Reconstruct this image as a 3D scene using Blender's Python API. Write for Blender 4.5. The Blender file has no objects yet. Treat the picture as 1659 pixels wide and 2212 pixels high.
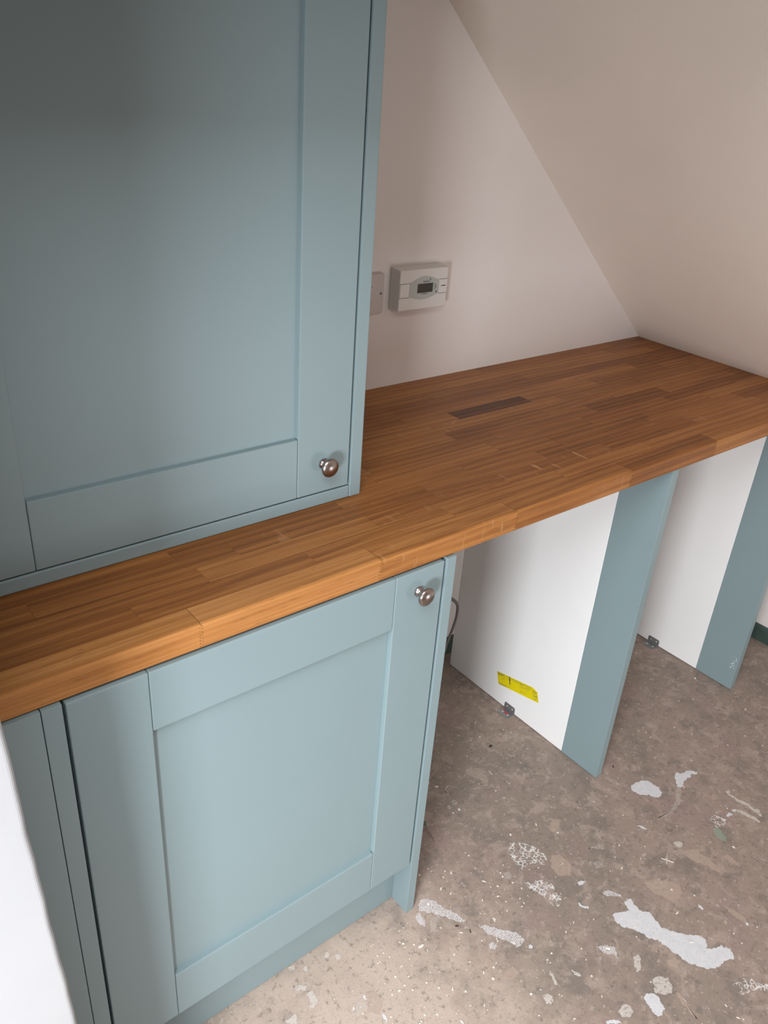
import bpy, bmesh, math, random
from mathutils import Vector, Matrix

random.seed(7)
scene = bpy.context.scene
COL = scene.collection

# ------------------------------------------------------------------ camera
RIGHT = Vector((0.7812274, -0.6208792, 0.0647515))
DOWN = Vector((-0.2441783, -0.3993969, -0.8836623))
FWD = Vector((0.5745090, 0.6745303, -0.4636251))
cam_data = bpy.data.cameras.new('camera')
cam = bpy.data.objects.new('camera', cam_data)
COL.objects.link(cam)
m = Matrix.Identity(4)
for i in range(3):
    m[i][0], m[i][1], m[i][2] = RIGHT[i], -DOWN[i], -FWD[i]
m[0][3], m[1][3], m[2][3] = -0.1586, -0.7835, 1.5302
cam.matrix_world = m
cam_data.sensor_fit = 'VERTICAL'
cam_data.sensor_height = 24.0
cam_data.lens = 1742.27 * 24.0 / 2212.0
cam_data.clip_start = 0.02
scene.camera = cam

# ------------------------------------------------------------------ world, daylight, exposure
world = bpy.data.worlds.new('world')
scene.world = world
world.use_nodes = True
bg = world.node_tree.nodes['Background']
bg.inputs['Color'].default_value = (0.80, 0.90, 1.0, 1)
bg.inputs['Strength'].default_value = 1.0

WIN_Y0, WIN_Y1, WIN_Z0, WIN_Z1 = -1.38, -0.84, 0.70, 1.14      # small window in the side wall, left of the camera
WIN_X = -1.15
SKY_X0, SKY_X1, SKY_Y0, SKY_Y1 = -1.08, -0.02, -1.40, -0.30      # added rooflight over the camera, for overhead fill
LOW_X0, LOW_X1, LOW_Z0, LOW_Z1 = 1.05, 1.80, 0.08, 0.62         # added low window in the rear wall, for low fill and door sheen
ROOM_Y = -2.1
CEIL = 2.40


def area_light(name, loc, aim, sx, sy, power, color, spread=180.0):
    ld = bpy.data.lights.new(name, 'AREA')
    ld.shape = 'RECTANGLE'
    ld.size, ld.size_y = sx, sy
    ld.energy = power
    ld.color = color
    ld.spread = math.radians(spread)
    lo = bpy.data.objects.new(name, ld)
    COL.objects.link(lo)
    lo.location = loc
    lo.rotation_euler = (Vector(aim) - Vector(loc)).to_track_quat('-Z', 'Y').to_euler()
    return lo


# daylight entering by the side window (slanting down into the alcove), plus fill through the added rooflight and low rear window
DAY = (0.945, 0.985, 1.035)
area_light('window_daylight', (WIN_X + 0.06, (WIN_Y0 + WIN_Y1) / 2, (WIN_Z0 + WIN_Z1) / 2), (0.8, 0.05, 0.25),
           0.42, 0.36, 13.0, DAY, 100.0)
area_light('window_skylight', (WIN_X + 0.01, (WIN_Y0 + WIN_Y1) / 2, (WIN_Z0 + WIN_Z1) / 2), (0, (WIN_Y0 + WIN_Y1) / 2, (WIN_Z0 + WIN_Z1) / 2),
           WIN_Y1 - WIN_Y0, WIN_Z1 - WIN_Z0, 1.4, DAY)
area_light('added_roof_fill', ((SKY_X0 + SKY_X1) / 2, (SKY_Y0 + SKY_Y1) / 2, CEIL - 0.01),
           ((SKY_X0 + SKY_X1) / 2, (SKY_Y0 + SKY_Y1) / 2, 0), SKY_X1 - SKY_X0, SKY_Y1 - SKY_Y0, 40.0, DAY)
area_light('added_low_fill', ((LOW_X0 + LOW_X1) / 2, ROOM_Y + 0.01, (LOW_Z0 + LOW_Z1) / 2),
           ((LOW_X0 + LOW_X1) / 2, 0, (LOW_Z0 + LOW_Z1) / 2), LOW_X1 - LOW_X0, LOW_Z1 - LOW_Z0, 6.5, DAY)

vs = scene.view_settings
vs.view_transform = 'Standard'
vs.look = 'None'
vs.gamma = 1.0
vs.use_curve_mapping = False
vs.exposure = 0.22

# ------------------------------------------------------------------ measures (metres)
H = 0.91          # worktop top
T = 0.0382        # worktop thickness
D = 0.6173        # back wall
STUB_Y = -0.178    # front face of the wall left of the opening
HEAD_Z = 1.70     # underside of the unseen wall over the opening, low to shade the cabinet top

# ------------------------------------------------------------------ helpers
WORLD_LOC = {}


def wl(o):
    return WORLD_LOC.get(o.name, Vector((0, 0, 0))) if o else Vector((0, 0, 0))


def props(o, label=None, cat=None, group=None, kind=None):
    if label: o['label'] = label
    if cat: o['category'] = cat
    if group: o['group'] = group
    if kind: o['kind'] = kind
    return o


def empty(name, loc, label=None, cat=None, group=None):
    o = bpy.data.objects.new(name, None)
    COL.objects.link(o)
    o.empty_display_size = 0.05
    o.location = loc
    WORLD_LOC[o.name] = Vector(loc)
    return props(o, label, cat, group)


def link_mesh(name, me, mat, parent, center):
    o = bpy.data.objects.new(name, me)
    COL.objects.link(o)
    if mat is not None:
        for mm in (mat if isinstance(mat, (list, tuple)) else [mat]):
            me.materials.append(mm)
    if parent is not None:
        o.parent = parent
    o.location = Vector(center) - wl(parent)
    WORLD_LOC[o.name] = Vector(center)
    return o


def from_bm(name, bm, mat, parent=None, smooth=False, origin=None):
    """world-space bmesh -> object whose origin is its own centre"""
    bm.normal_update()
    if origin is None:
        lo = [min(v.co[i] for v in bm.verts) for i in range(3)]
        hi = [max(v.co[i] for v in bm.verts) for i in range(3)]
        origin = [(a + b) / 2 for a, b in zip(lo, hi)]
    c = Vector(origin)
    for v in bm.verts:
        v.co -= c
    me = bpy.data.meshes.new(name)
    bm.to_mesh(me)
    bm.free()
    if smooth:
        for p in me.polygons:
            p.use_smooth = True
    return link_mesh(name, me, mat, parent, c)


def add_box(bm, lo, hi, bevel=0.0, seg=2):
    vs_ = [bm.verts.new((x, y, z)) for x in (lo[0], hi[0]) for y in (lo[1], hi[1]) for z in (lo[2], hi[2])]
    fs = []
    for q in ((0, 1, 3, 2), (4, 6, 7, 5), (0, 4, 5, 1), (2, 3, 7, 6), (0, 2, 6, 4), (1, 5, 7, 3)):
        fs.append(bm.faces.new([vs_[k] for k in q]))
    if bevel > 0:
        es = list({e for f in fs for e in f.edges})
        bmesh.ops.bevel(bm, geom=es, offset=bevel, segments=seg, affect='EDGES', profile=0.5, clamp_overlap=True)


def box(name, lo, hi, mat, parent=None, bevel=0.0, seg=2):
    bm = bmesh.new()
    add_box(bm, lo, hi, bevel, seg)
    return from_bm(name, bm, mat, parent)


def add_prism(bm, pts, z0, z1):
    a = [bm.verts.new((x, y, z0)) for x, y in pts]
    b = [bm.verts.new((x, y, z1)) for x, y in pts]
    n = len(pts)
    bm.faces.new(a[::-1])
    bm.faces.new(b)
    for i in range(n):
        j = (i + 1) % n
        bm.faces.new((a[i], a[j], b[j], b[i]))
    bmesh.ops.recalc_face_normals(bm, faces=bm.faces[:])


def add_plate(bm, pts, axis_o, ax_u, ax_v, ax_n, t):
    """polygon pts (u,v) in the plane (o, u, v), thickness t along n"""
    o, u, v, n_ = (Vector(q) for q in (axis_o, ax_u, ax_v, ax_n))
    a = [bm.verts.new(o + u * p + v * q) for p, q in pts]
    b = [bm.verts.new(o + u * p + v * q + n_ * t) for p, q in pts]
    k = len(pts)
    fs = [bm.faces.new(a[::-1]), bm.faces.new(b)]
    for i in range(k):
        j = (i + 1) % k
        fs.append(bm.faces.new((a[i], a[j], b[j], b[i])))
    bmesh.ops.recalc_face_normals(bm, faces=fs)


def add_lathe(bm, prof, center, axis, seg=40):
    """prof = [(distance along axis, radius)]"""
    axis = Vector(axis).normalized()
    u = axis.orthogonal().normalized()
    w = axis.cross(u)
    c = Vector(center)
    rings = []
    for d, r in prof:
        if r < 1e-6:
            rings.append([bm.verts.new(c + axis * d)])
        else:
            rings.append([bm.verts.new(c + axis * d + (u * math.cos(t) + w * math.sin(t)) * r)
                          for t in (2 * math.pi * k / seg for k in range(seg))])
    fs = []
    for a, b in zip(rings, rings[1:]):
        for k in range(seg):
            j = (k + 1) % seg
            if len(a) == 1 and len(b) == 1:
                continue
            if len(a) == 1:
                fs.append(bm.faces.new((a[0], b[j], b[k])))
            elif len(b) == 1:
                fs.append(bm.faces.new((a[k], a[j], b[0])))
            else:
                fs.append(bm.faces.new((a[k], a[j], b[j], b[k])))
    for r in (rings[0], rings[-1]):
        if len(r) > 1:
            fs.append(bm.faces.new(r))
    bmesh.ops.recalc_face_normals(bm, faces=fs)


def catmull(pts, n=8):
    P = [Vector(p) for p in pts]
    P = [P[0] * 2 - P[1]] + P + [P[-1] * 2 - P[-2]]
    out = []
    for i in range(1, len(P) - 2):
        for k in range(n):
            t = k / n
            a, b, c, d = P[i - 1], P[i], P[i + 1], P[i + 2]
            out.append(0.5 * ((2 * b) + (c - a) * t + (2 * a - 5 * b + 4 * c - d) * t * t + (3 * b - a - 3 * c + d) * t ** 3))
    out.append(P[-2])
    return out


def add_tube(bm, pts, r, seg=10, flat=1.0):
    pts = [Vector(p) for p in pts]
    rings = []
    u = None
    for i, p in enumerate(pts):
        d = (pts[min(i + 1, len(pts) - 1)] - pts[max(i - 1, 0)]).normalized()
        u = d.orthogonal().normalized() if u is None else (u - d * u.dot(d)).normalized()
        w = d.cross(u)
        rings.append([bm.verts.new(p + (u * math.cos(a) + w * math.sin(a) * flat) * r)
                      for a in (2 * math.pi * k / seg for k in range(seg))])
    for a, b in zip(rings, rings[1:]):
        for k in range(seg):
            j = (k + 1) % seg
            bm.faces.new((a[k], a[j], b[j], b[k]))
    bm.faces.new(rings[0][::-1])
    bm.faces.new(rings[-1])


# ------------------------------------------------------------------ materials
class NT:
    """small node-tree writer"""
    def __init__(self, name):
        self.mat = bpy.data.materials.new(name)
        self.mat.use_nodes = True
        self.t = self.mat.node_tree
        self.b = self.t.nodes['Principled BSDF']

    def n(self, kind, **kw):
        nd = self.t.nodes.new(kind)
        for k, v in kw.items():
            setattr(nd, k, v)
        return nd

    def put(self, sock, val):
        if isinstance(val, bpy.types.NodeSocket):
            self.t.links.new(val, sock)
        else:
            sock.default_value = val

    def math(self, op, a, b=0.0, clamp=False):
        nd = self.n('ShaderNodeMath', operation=op, use_clamp=clamp)
        self.put(nd.inputs[0], a)
        self.put(nd.inputs[1], b)
        return nd.outputs[0]

    def noise(self, vec, scale, detail=3.0, rough=0.5, dist=0.0):
        nd = self.n('ShaderNodeTexNoise')
        self.put(nd.inputs['Vector'], vec)
        nd.inputs['Scale'].default_value = scale
        nd.inputs['Detail'].default_value = detail
        nd.inputs['Roughness'].default_value = rough
        nd.inputs['Distortion'].default_value = dist
        return nd.outputs['Fac']

    def mapping(self, vec, scale=(1, 1, 1), loc=(0, 0, 0), rot=(0, 0, 0)):
        nd = self.n('ShaderNodeMapping')
        self.put(nd.inputs['Vector'], vec)
        nd.inputs['Scale'].default_value = scale
        nd.inputs['Location'].default_value = loc
        nd.inputs['Rotation'].default_value = rot
        return nd.outputs['Vector']

    def ramp(self, fac, stops, interp='LINEAR'):
        nd = self.n('ShaderNodeValToRGB')
        cr = nd.color_ramp
        cr.interpolation = interp
        while len(cr.elements) < len(stops):
            cr.elements.new(0.5)
        for e, (p, c) in zip(cr.elements, stops):
            e.position = p
            e.color = (*c, 1) if len(c) == 3 else c
        self.put(nd.inputs['Fac'], fac)
        return nd.outputs['Color']

    def step(self, fac, lo, hi):
        nd = self.n('ShaderNodeMapRange')
        nd.interpolation_type = 'SMOOTHSTEP'
        self.put(nd.inputs['Value'], fac)
        nd.inputs['From Min'].default_value = lo
        nd.inputs['From Max'].default_value = hi
        return nd.outputs['Result']

    def mix(self, fac, a, b, mode='MIX'):
        nd = self.n('ShaderNodeMix', data_type='RGBA', blend_type=mode)
        self.put(nd.inputs[0], fac)
        for s, v in ((nd.inputs[6], a), (nd.inputs[7], b)):
            self.put(s, v if isinstance(v, bpy.types.NodeSocket) else (*v, 1))
        return nd.outputs[2]

    def bump(self, height, strength, dist=0.001):
        nd = self.n('ShaderNodeBump')
        nd.inputs['Strength'].default_value = strength
        nd.inputs['Distance'].default_value = dist
        self.put(nd.inputs['Height'], height)
        self.put(self.b.inputs['Normal'], nd.outputs['Normal'])

    def obj(self):
        return self.n('ShaderNodeTexCoord').outputs['Object']

    def pos(self):
        return self.n('ShaderNodeNewGeometry').outputs['Position']

    def attr(self, name):
        return self.n('ShaderNodeAttribute', attribute_type='OBJECT', attribute_name=name).outputs['Fac']

    def set(self, color=None, rough=None, metal=None, spec=None, alpha=None):
        b = self.b
        if color is not None: self.put(b.inputs['Base Color'], color if isinstance(color, bpy.types.NodeSocket) else (*color, 1))
        if rough is not None: self.put(b.inputs['Roughness'], rough)
        if metal is not None: b.inputs['Metallic'].default_value = metal
        if spec is not None: b.inputs['Specular IOR Level'].default_value = spec
        if alpha is not None: self.put(b.inputs['Alpha'], alpha)
        return self.mat


def simple(name, color, rough=0.5, metal=0.0, spec=0.5, var=0.06, vscale=30.0, bump=0.0, bscale=200.0):
    """plain procedural finish: a colour with a faint mottling and fine relief"""
    k = NT(name)
    v = k.obj()
    f = k.noise(v, vscale, 3)
    c = k.mix(f, tuple(min(1, q * (1 - var)) for q in color), tuple(min(1, q * (1 + var)) for q in color))
    if bump:
        k.bump(k.noise(v, bscale, 2), bump, 0.0005)
    return k.set(c, rough, metal, spec)


PAINT = (0.238, 0.315, 0.330)
M_paint = simple('duck_egg_paint', PAINT, 0.38, spec=0.5, var=0.025, vscale=6, bump=0.05, bscale=420)
M_white_board = simple('white_laminate', (0.90, 0.895, 0.88), 0.42, var=0.015, vscale=8)
M_carcass = simple('carcass_board', (0.60, 0.60, 0.58), 0.5)
M_nickel = simple('brushed_nickel', (0.36, 0.305, 0.28), 0.27, metal=1.0, var=0.12, vscale=90)
M_steel = simple('galvanised_steel', (0.33, 0.34, 0.34), 0.42, metal=0.75, var=0.25, vscale=120)
M_screw = simple('screw_steel', (0.75, 0.75, 0.74), 0.3, metal=0.9)
M_redpaint = simple('red_paint_mark', (0.55, 0.06, 0.06), 0.6, var=0.3, vscale=200)
M_plastic = simple('white_plastic', (0.74, 0.71, 0.67), 0.4, var=0.02)
M_plate = simple('socket_plastic', (0.58, 0.52, 0.49), 0.4, var=0.02)
M_greyplastic = simple('grey_plastic', (0.47, 0.49, 0.46), 0.45, var=0.02)
M_lcd = simple('lcd_glass', (0.045, 0.043, 0.032), 0.25, var=0.1, vscale=100)
M_ink = simple('dark_ink', (0.035, 0.045, 0.07), 0.6, var=0.1)
M_dark = simple('dark_slot', (0.02, 0.02, 0.02), 0.6, var=0.1)
M_cable = simple('grey_cable_sheath', (0.16, 0.145, 0.125), 0.5, var=0.1, vscale=60)
M_skirt = simple('dark_green_skirting', (0.045, 0.075, 0.062), 0.55, var=0.35, vscale=45)
M_sticker = simple('yellow_label', (0.80, 0.66, 0.0), 0.45, var=0.05, vscale=60)
M_leaf = simple('dry_green_leaf', (0.13, 0.16, 0.10), 0.7, var=0.3, vscale=150)
M_twig = simple('dry_twig', (0.25, 0.20, 0.15), 0.8, var=0.3, vscale=150)
M_brownleaf = simple('dead_brown_leaf', (0.035, 0.03, 0.022), 0.8, var=0.4, vscale=200)
M_crumb = simple('plaster_crumbs', (0.80, 0.74, 0.66), 0.8, var=0.2, vscale=15)
M_scuff = simple('white_scuff', (0.72, 0.76, 0.76), 0.8, var=0.2, vscale=300)
M_upvc = simple('window_frame_white', (0.8, 0.8, 0.8), 0.35)


def wall_mat(name, col_a, col_b, rough=0.75, scale=3.0):
    k = NT(name)
    p = k.pos()
    f = k.noise(p, scale, 4, 0.55)
    f2 = k.noise(p, scale * 3.7, 3)
    c = k.mix(k.step(f, 0.35, 0.65), col_a, col_b)
    c = k.mix(k.math('MULTIPLY', f2, 0.25), c, tuple(q * 0.93 for q in col_a))
    k.bump(k.noise(p, 60, 4, 0.6), 0.12, 0.002)
    return k.set(c, rough, spec=0.35)


M_plaster = wall_mat('painted_plaster', (0.80, 0.745, 0.705), (0.83, 0.77, 0.735))
M_slope = wall_mat('painted_slope', (0.77, 0.685, 0.605), (0.80, 0.705, 0.62))
M_room = wall_mat('bare_room_plaster', (0.33, 0.27, 0.235), (0.36, 0.295, 0.26))
M_white_wall = wall_mat('white_wall_paint', (0.40, 0.40, 0.405), (0.42, 0.42, 0.425), 0.6)


def oak_mat():
    k = NT('oiled_oak')
    seed = k.attr('seed')
    comb = k.n('ShaderNodeCombineXYZ')
    k.put(comb.inputs[0], k.math('MULTIPLY', seed, 3.17))
    k.put(comb.inputs[1], k.math('MULTIPLY', seed, 7.31))
    k.put(comb.inputs[2], k.math('MULTIPLY', seed, 5.77))
    add = k.n('ShaderNodeVectorMath', operation='ADD')
    k.put(add.inputs[0], k.obj())
    k.put(add.inputs[1], comb.outputs[0])
    v = add.outputs[0]
    # broad figure: bands running along the stave, bent into cathedrals on the flat-sawn ones
    warp = k.noise(k.mapping(v, (2.2, 7, 7)), 1.0, 2, 0.5)
    sep = k.n('ShaderNodeSeparateXYZ')
    k.put(sep.inputs[0], v)
    across = k.math('ADD', k.math('MULTIPLY', sep.outputs[1], 330.0), k.math('MULTIPLY', sep.outputs[2], 290.0))
    band = k.math('SINE', k.math('ADD', across, k.math('MULTIPLY', warp, k.attr('wave'))))
    band = k.math('ADD', k.math('MULTIPLY', band, 0.5), 0.5)
    grain = k.noise(k.mapping(v, (3.2, 190, 190)), 1.0, 5, 0.66)
    pores = k.noise(k.mapping(v, (26, 620, 620)), 1.0, 3, 0.6)
    soft = k.noise(k.mapping(v, (4, 22, 22)), 1.0, 2, 0.5)
    f = k.math('ADD', k.math('MULTIPLY', band, 0.10), k.math('MULTIPLY', grain, 0.62))
    f = k.math('ADD', f, k.math('MULTIPLY', soft, 0.28))
    f = k.math('ADD', f, k.attr('tone'))
    col = k.ramp(f, [(0.14, (0.075, 0.024, 0.006)), (0.42, (0.250, 0.089, 0.0205)),
                     (0.60, (0.385, 0.157, 0.041)), (0.88, (0.56, 0.262, 0.086))])
    dark = k.step(pores, 0.60, 0.74)
    col = k.mix(k.math('MULTIPLY', dark, 0.60), col, (0.085, 0.030, 0.010))
    # pale ray flecks lying across the grain on quarter-sawn staves
    fl = k.noise(k.mapping(v, (95, 14, 14), rot=(0, 0, 0.25)), 1.0, 3, 0.6, 0.6)
    fl = k.math('MULTIPLY', k.step(fl, 0.60, 0.70), k.attr('fleck'))
    col = k.mix(fl, col, (0.52, 0.27, 0.12))
    k.bump(k.math('SUBTRACT', grain, k.math('MULTIPLY', dark, 0.6)), 0.12, 0.0006)
    return k.set(col, k.math('ADD', k.math('MULTIPLY', grain, 0.2), 0.36), spec=0.32)


M_oak = oak_mat()


def floor_color(k, p):
    """bare dusty screed: returns colour and relief"""
    big = k.noise(p, 2.2, 4, 0.6)
    mid = k.noise(p, 9.0, 5, 0.65)
    fine = k.noise(p, 70.0, 5, 0.75)
    grit = k.noise(p, 300.0, 4, 0.75)
    c = k.mix(k.step(big, 0.38, 0.62), (0.290, 0.232, 0.188), (0.355, 0.268, 0.222))
    c = k.mix(k.math('MULTIPLY', k.step(mid, 0.48, 0.64), 0.75), c, (0.225, 0.187, 0.155))
    c = k.mix(k.math('MULTIPLY', k.step(k.noise(p, 17.0, 5, 0.65, 0.5), 0.52, 0.62), 0.70), c, (0.43, 0.335, 0.278))
    c = k.mix(k.math('MULTIPLY', k.step(k.noise(p, 26.0, 4, 0.6, 0.3), 0.56, 0.66), 0.65), c, (0.215, 0.182, 0.158))
    c = k.mix(k.math('MULTIPLY', k.step(k.noise(p, 6.3, 3, 0.5), 0.55, 0.66), 0.5), c, (0.34, 0.235, 0.21))
    c = k.mix(k.math('MULTIPLY', k.step(k.noise(p, 40.0, 4, 0.7, 0.3), 0.56, 0.66), 0.6), c, (0.46, 0.37, 0.31))
    # pinkish plaster dust plus painted-in light on the floor near the base cabinet
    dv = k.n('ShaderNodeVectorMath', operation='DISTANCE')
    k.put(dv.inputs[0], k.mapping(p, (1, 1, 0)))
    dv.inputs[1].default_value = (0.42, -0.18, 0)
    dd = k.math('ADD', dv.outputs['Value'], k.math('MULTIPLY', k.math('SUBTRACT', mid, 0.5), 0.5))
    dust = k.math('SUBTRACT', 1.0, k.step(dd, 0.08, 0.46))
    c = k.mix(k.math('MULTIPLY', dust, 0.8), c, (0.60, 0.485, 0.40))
    c = k.mix(k.math('MULTIPLY', k.step(fine, 0.53, 0.66), 0.6), c, (0.165, 0.137, 0.115))
    c = k.mix(k.math('MULTIPLY', k.step(grit, 0.55, 0.68), 0.55), c, (0.135, 0.112, 0.095))
    c = k.mix(k.math('MULTIPLY', k.step(k.noise(p, 120.0, 2, 0.5), 0.66, 0.72), 0.6), c, (0.58, 0.50, 0.44))
    c = k.mix(k.math('MULTIPLY', k.step(k.noise(p, 55.0, 2, 0.5), 0.68, 0.72), 0.55), c, (0.56, 0.47, 0.41))
    return c, k.math('ADD', k.math('MULTIPLY', fine, 0.6), k.math('MULTIPLY', grit, 0.4))


def floor_mat():
    k = NT('worn_screed')
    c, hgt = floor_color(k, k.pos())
    k.bump(hgt, 0.5, 0.002)
    return k.set(c, 0.72, spec=0.35)


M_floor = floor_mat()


def stain_mat(name, color, lo, hi, scale, cover=1.0, color2=None):
    """splashed paint, broken up by the grit of the floor it lies on"""
    k = NT(name)
    p = k.pos()
    base, hgt = floor_color(k, p)
    f = k.noise(p, scale, 4, 0.7)
    a = k.math('MULTIPLY', k.step(f, lo, hi), cover)
    c = k.mix(k.noise(p, 60, 3), color, color2 or tuple(q * 0.86 for q in color))
    k.bump(hgt, 0.3, 0.0015)
    return k.set(k.mix(a, base, c), 0.72, spec=0.35)


def ring_mat():
    k = NT('bubble_ring_paint')
    p = k.pos()
    base, hgt = floor_color(k, p)
    vor = k.n('ShaderNodeTexVoronoi', feature='DISTANCE_TO_EDGE')
    k.put(vor.inputs['Vector'], k.mapping(p, (1, 1, 0)))
    vor.inputs['Scale'].default_value = 130.0
    e = k.math('SUBTRACT', 1.0, k.step(vor.outputs['Distance'], 0.06, 0.16))
    br = k.step(k.noise(p, 55, 3, 0.6), 0.42, 0.56)
    k.bump(hgt, 0.3, 0.0015)
    return k.set(k.mix(k.math('MULTIPLY', e, br), base, (0.72, 0.69, 0.66)), 0.72, spec=0.35)


M_stain = {
    'white': stain_mat('splashed_white_paint', (0.78, 0.765, 0.76), 0.27, 0.42, 230.0, 0.95, (0.60, 0.60, 0.625)),
    'powder': stain_mat('plaster_dust', (0.76, 0.74, 0.74), 0.40, 0.55, 420.0, 0.92),
    'pale': stain_mat('pale_filler_smear', (0.66, 0.60, 0.54), 0.32, 0.50, 190.0, 0.88),
    'faint': stain_mat('faint_smear', (0.54, 0.48, 0.43), 0.36, 0.56, 220.0, 0.62),
    'peach': stain_mat('peach_smear', (0.49, 0.37, 0.295), 0.28, 0.50, 120.0, 0.72),
    'green': stain_mat('pale_green_paint', (0.30, 0.36, 0.28), 0.25, 0.40, 120.0, 0.8),
    'rings': ring_mat(),
}


# ------------------------------------------------------------------ the room shell
def struct(o):
    o['kind'] = 'structure'
    return o


def shell(name, bm, mat):
    return struct(from_bm(name, bm, mat, None, origin=(0, 0, 0)))


SN = Vector((-0.65690815, 0.03672281, -0.75307577))       # sloping ceiling: plane through SC with this normal
SC = Vector((2.00443765, D, H))


def slope_x(y, z):
    return SC.x - (SN.y * (y - SC.y) + SN.z * (z - SC.z)) / SN.x


FLOOR_X1, FLOOR_X0 = 2.36, -1.30
floor_bm = bmesh.new()
add_box(floor_bm, (FLOOR_X0, ROOM_Y - 0.15, -0.08), (FLOOR_X1, D + 0.12, 0.0))
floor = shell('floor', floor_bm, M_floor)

bm = bmesh.new()
add_box(bm, (-0.2, D, 0), (FLOOR_X1, D + 0.12, CEIL))
shell('wall_back', bm, M_plaster)

# left wall: front face beside the opening, a rounded slightly leaning plaster corner, and the return beside the units
STUB_EDGE = [(0.0, -0.030), (0.3, -0.0365), (0.5577, -0.0443), (0.7459, -0.0516), (0.855, -0.0552), (0.947, -0.0578), (1.0165, -0.0593),
             (1.2, -0.061), (CEIL, -0.065)]


def edge_x(z):
    for (a, xa), (b, xb) in zip(STUB_EDGE, STUB_EDGE[1:]):
        if z <= b:
            return xa + (xb - xa) * (z - a) / (b - a)
    return STUB_EDGE[-1][1]


bm = bmesh.new()
rows = []
zz = [i * CEIL / 120 for i in range(121)]
R_ = 0.006
for z in zz:
    xs = edge_x(z) + 0.0004 * math.sin(z * 41) + 0.0003 * math.sin(z * 97 + 1.3) + random.uniform(-.00025, .00025)
    pl = [(WIN_X, STUB_Y), (xs - 0.05, STUB_Y)]
    for k in range(6):
        a = math.pi / 2 * k / 5
        pl.append((xs - R_ + R_ * math.sin(a), STUB_Y + R_ - R_ * math.cos(a)))
    pl += [(xs, -0.014), (-0.085, -0.014), (-0.085, D), (-0.2, D), (-0.2, -0.045), (WIN_X, -0.045)]
    rows.append([bm.verts.new((x, y, z)) for x, y in pl])
for a, b in zip(rows, rows[1:]):
    n = len(a)
    for i in range(n):
        j = (i + 1) % n
        bm.faces.new((a[i], a[j], b[j], b[i]))
bm.faces.new(rows[0][::-1])
bm.faces.new(rows[-1])
bmesh.ops.recalc_face_normals(bm, faces=bm.faces[:])
wall_left = shell('wall_left', bm, M_white_wall)

# unseen wall over the opening, put in to shade the upper cabinet, cut to the slope
bm = bmesh.new()
x0 = -0.062
pts = [(x0, HEAD_Z), (slope_x(STUB_Y, HEAD_Z) - 0.004, HEAD_Z), (slope_x(STUB_Y, CEIL) - 0.004, CEIL), (x0, CEIL)]
add_plate(bm, pts, (0, STUB_Y, 0), (1, 0, 0), (0, 0, 1), (0, 1, 0), 0.11)
shell('wall_shade_header', bm, M_white_wall)

# sloping ceiling
bm = bmesh.new()
za, zb = 0.50, CEIL + 0.05
q = [Vector((slope_x(y, z), y, z)) for y, z in ((D, za), (ROOM_Y, za), (ROOM_Y, zb), (D, zb))]
a = [bm.verts.new(v) for v in q]
b = [bm.verts.new(v - SN * 0.1) for v in q]
bm.faces.new(a); bm.faces.new(b[::-1])
for i in range(4):
    j = (i + 1) % 4
    bm.faces.new((a[i], b[i], b[j], a[j]))
bmesh.ops.recalc_face_normals(bm, faces=bm.faces[:])
shell('ceiling_slope', bm, M_slope)

bm = bmesh.new()
add_box(bm, (2.2478, ROOM_Y, 0), (FLOOR_X1, D, 0.79))
shell('wall_right', bm, M_plaster)
bm = bmesh.new()
for lo, hi in (((FLOOR_X0, ROOM_Y, CEIL), (SKY_X0, D + 0.12, CEIL + 0.1)), ((SKY_X1, ROOM_Y, CEIL), (0.55, D + 0.12, CEIL + 0.1)),
               ((SKY_X0, ROOM_Y, CEIL), (SKY_X1, SKY_Y0, CEIL + 0.1)), ((SKY_X0, SKY_Y1, CEIL), (SKY_X1, D + 0.12, CEIL + 0.1))):
    add_box(bm, lo, hi)
shell('ceiling', bm, M_room)
bm = bmesh.new()
ra, rb = ROOM_Y - 0.12, ROOM_Y
for lo, hi in (((FLOOR_X0, ra, 0), (LOW_X0, rb, CEIL + 0.1)), ((LOW_X1, ra, 0), (FLOOR_X1, rb, CEIL + 0.1)),
               ((LOW_X0, ra, 0), (LOW_X1, rb, LOW_Z0)), ((LOW_X0, ra, LOW_Z1), (LOW_X1, rb, CEIL + 0.1))):
    add_box(bm, lo, hi)
shell('wall_rear', bm, M_room)
bm = bmesh.new()
for lo, hi in (((FLOOR_X0, ROOM_Y, 0), (WIN_X, WIN_Y0, CEIL)), ((FLOOR_X0, WIN_Y1, 0), (WIN_X, -0.045, CEIL)),
               ((FLOOR_X0, WIN_Y0, 0), (WIN_X, WIN_Y1, WIN_Z0)), ((FLOOR_X0, WIN_Y0, WIN_Z1), (WIN_X, WIN_Y1, CEIL))):
    add_box(bm, lo, hi)
shell('wall_window_side', bm, M_room)

win = struct(empty('window_1', (WIN_X - 0.06, (WIN_Y0 + WIN_Y1) / 2, WIN_Z0)))
fx0, fx1 = WIN_X - 0.09, WIN_X - 0.03
for lo, hi in (((fx0, WIN_Y0, WIN_Z0), (fx1, WIN_Y1, WIN_Z0 + .06)), ((fx0, WIN_Y0, WIN_Z1 - .06), (fx1, WIN_Y1, WIN_Z1)),
               ((fx0, WIN_Y0, WIN_Z0 + .06), (fx1, WIN_Y0 + .06, WIN_Z1 - .06)),
               ((fx0, WIN_Y1 - .06, WIN_Z0 + .06), (fx1, WIN_Y1, WIN_Z1 - .06)),
               ((fx0, (WIN_Y0 + WIN_Y1) / 2 - .03, WIN_Z0 + .06), (fx1, (WIN_Y0 + WIN_Y1) / 2 + .03, WIN_Z1 - .06))):
    box('window_frame', lo, hi, M_upvc, win, 0.006)
k = NT('window_glass')
k.b.inputs['Transmission Weight'].default_value = 1.0
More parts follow.
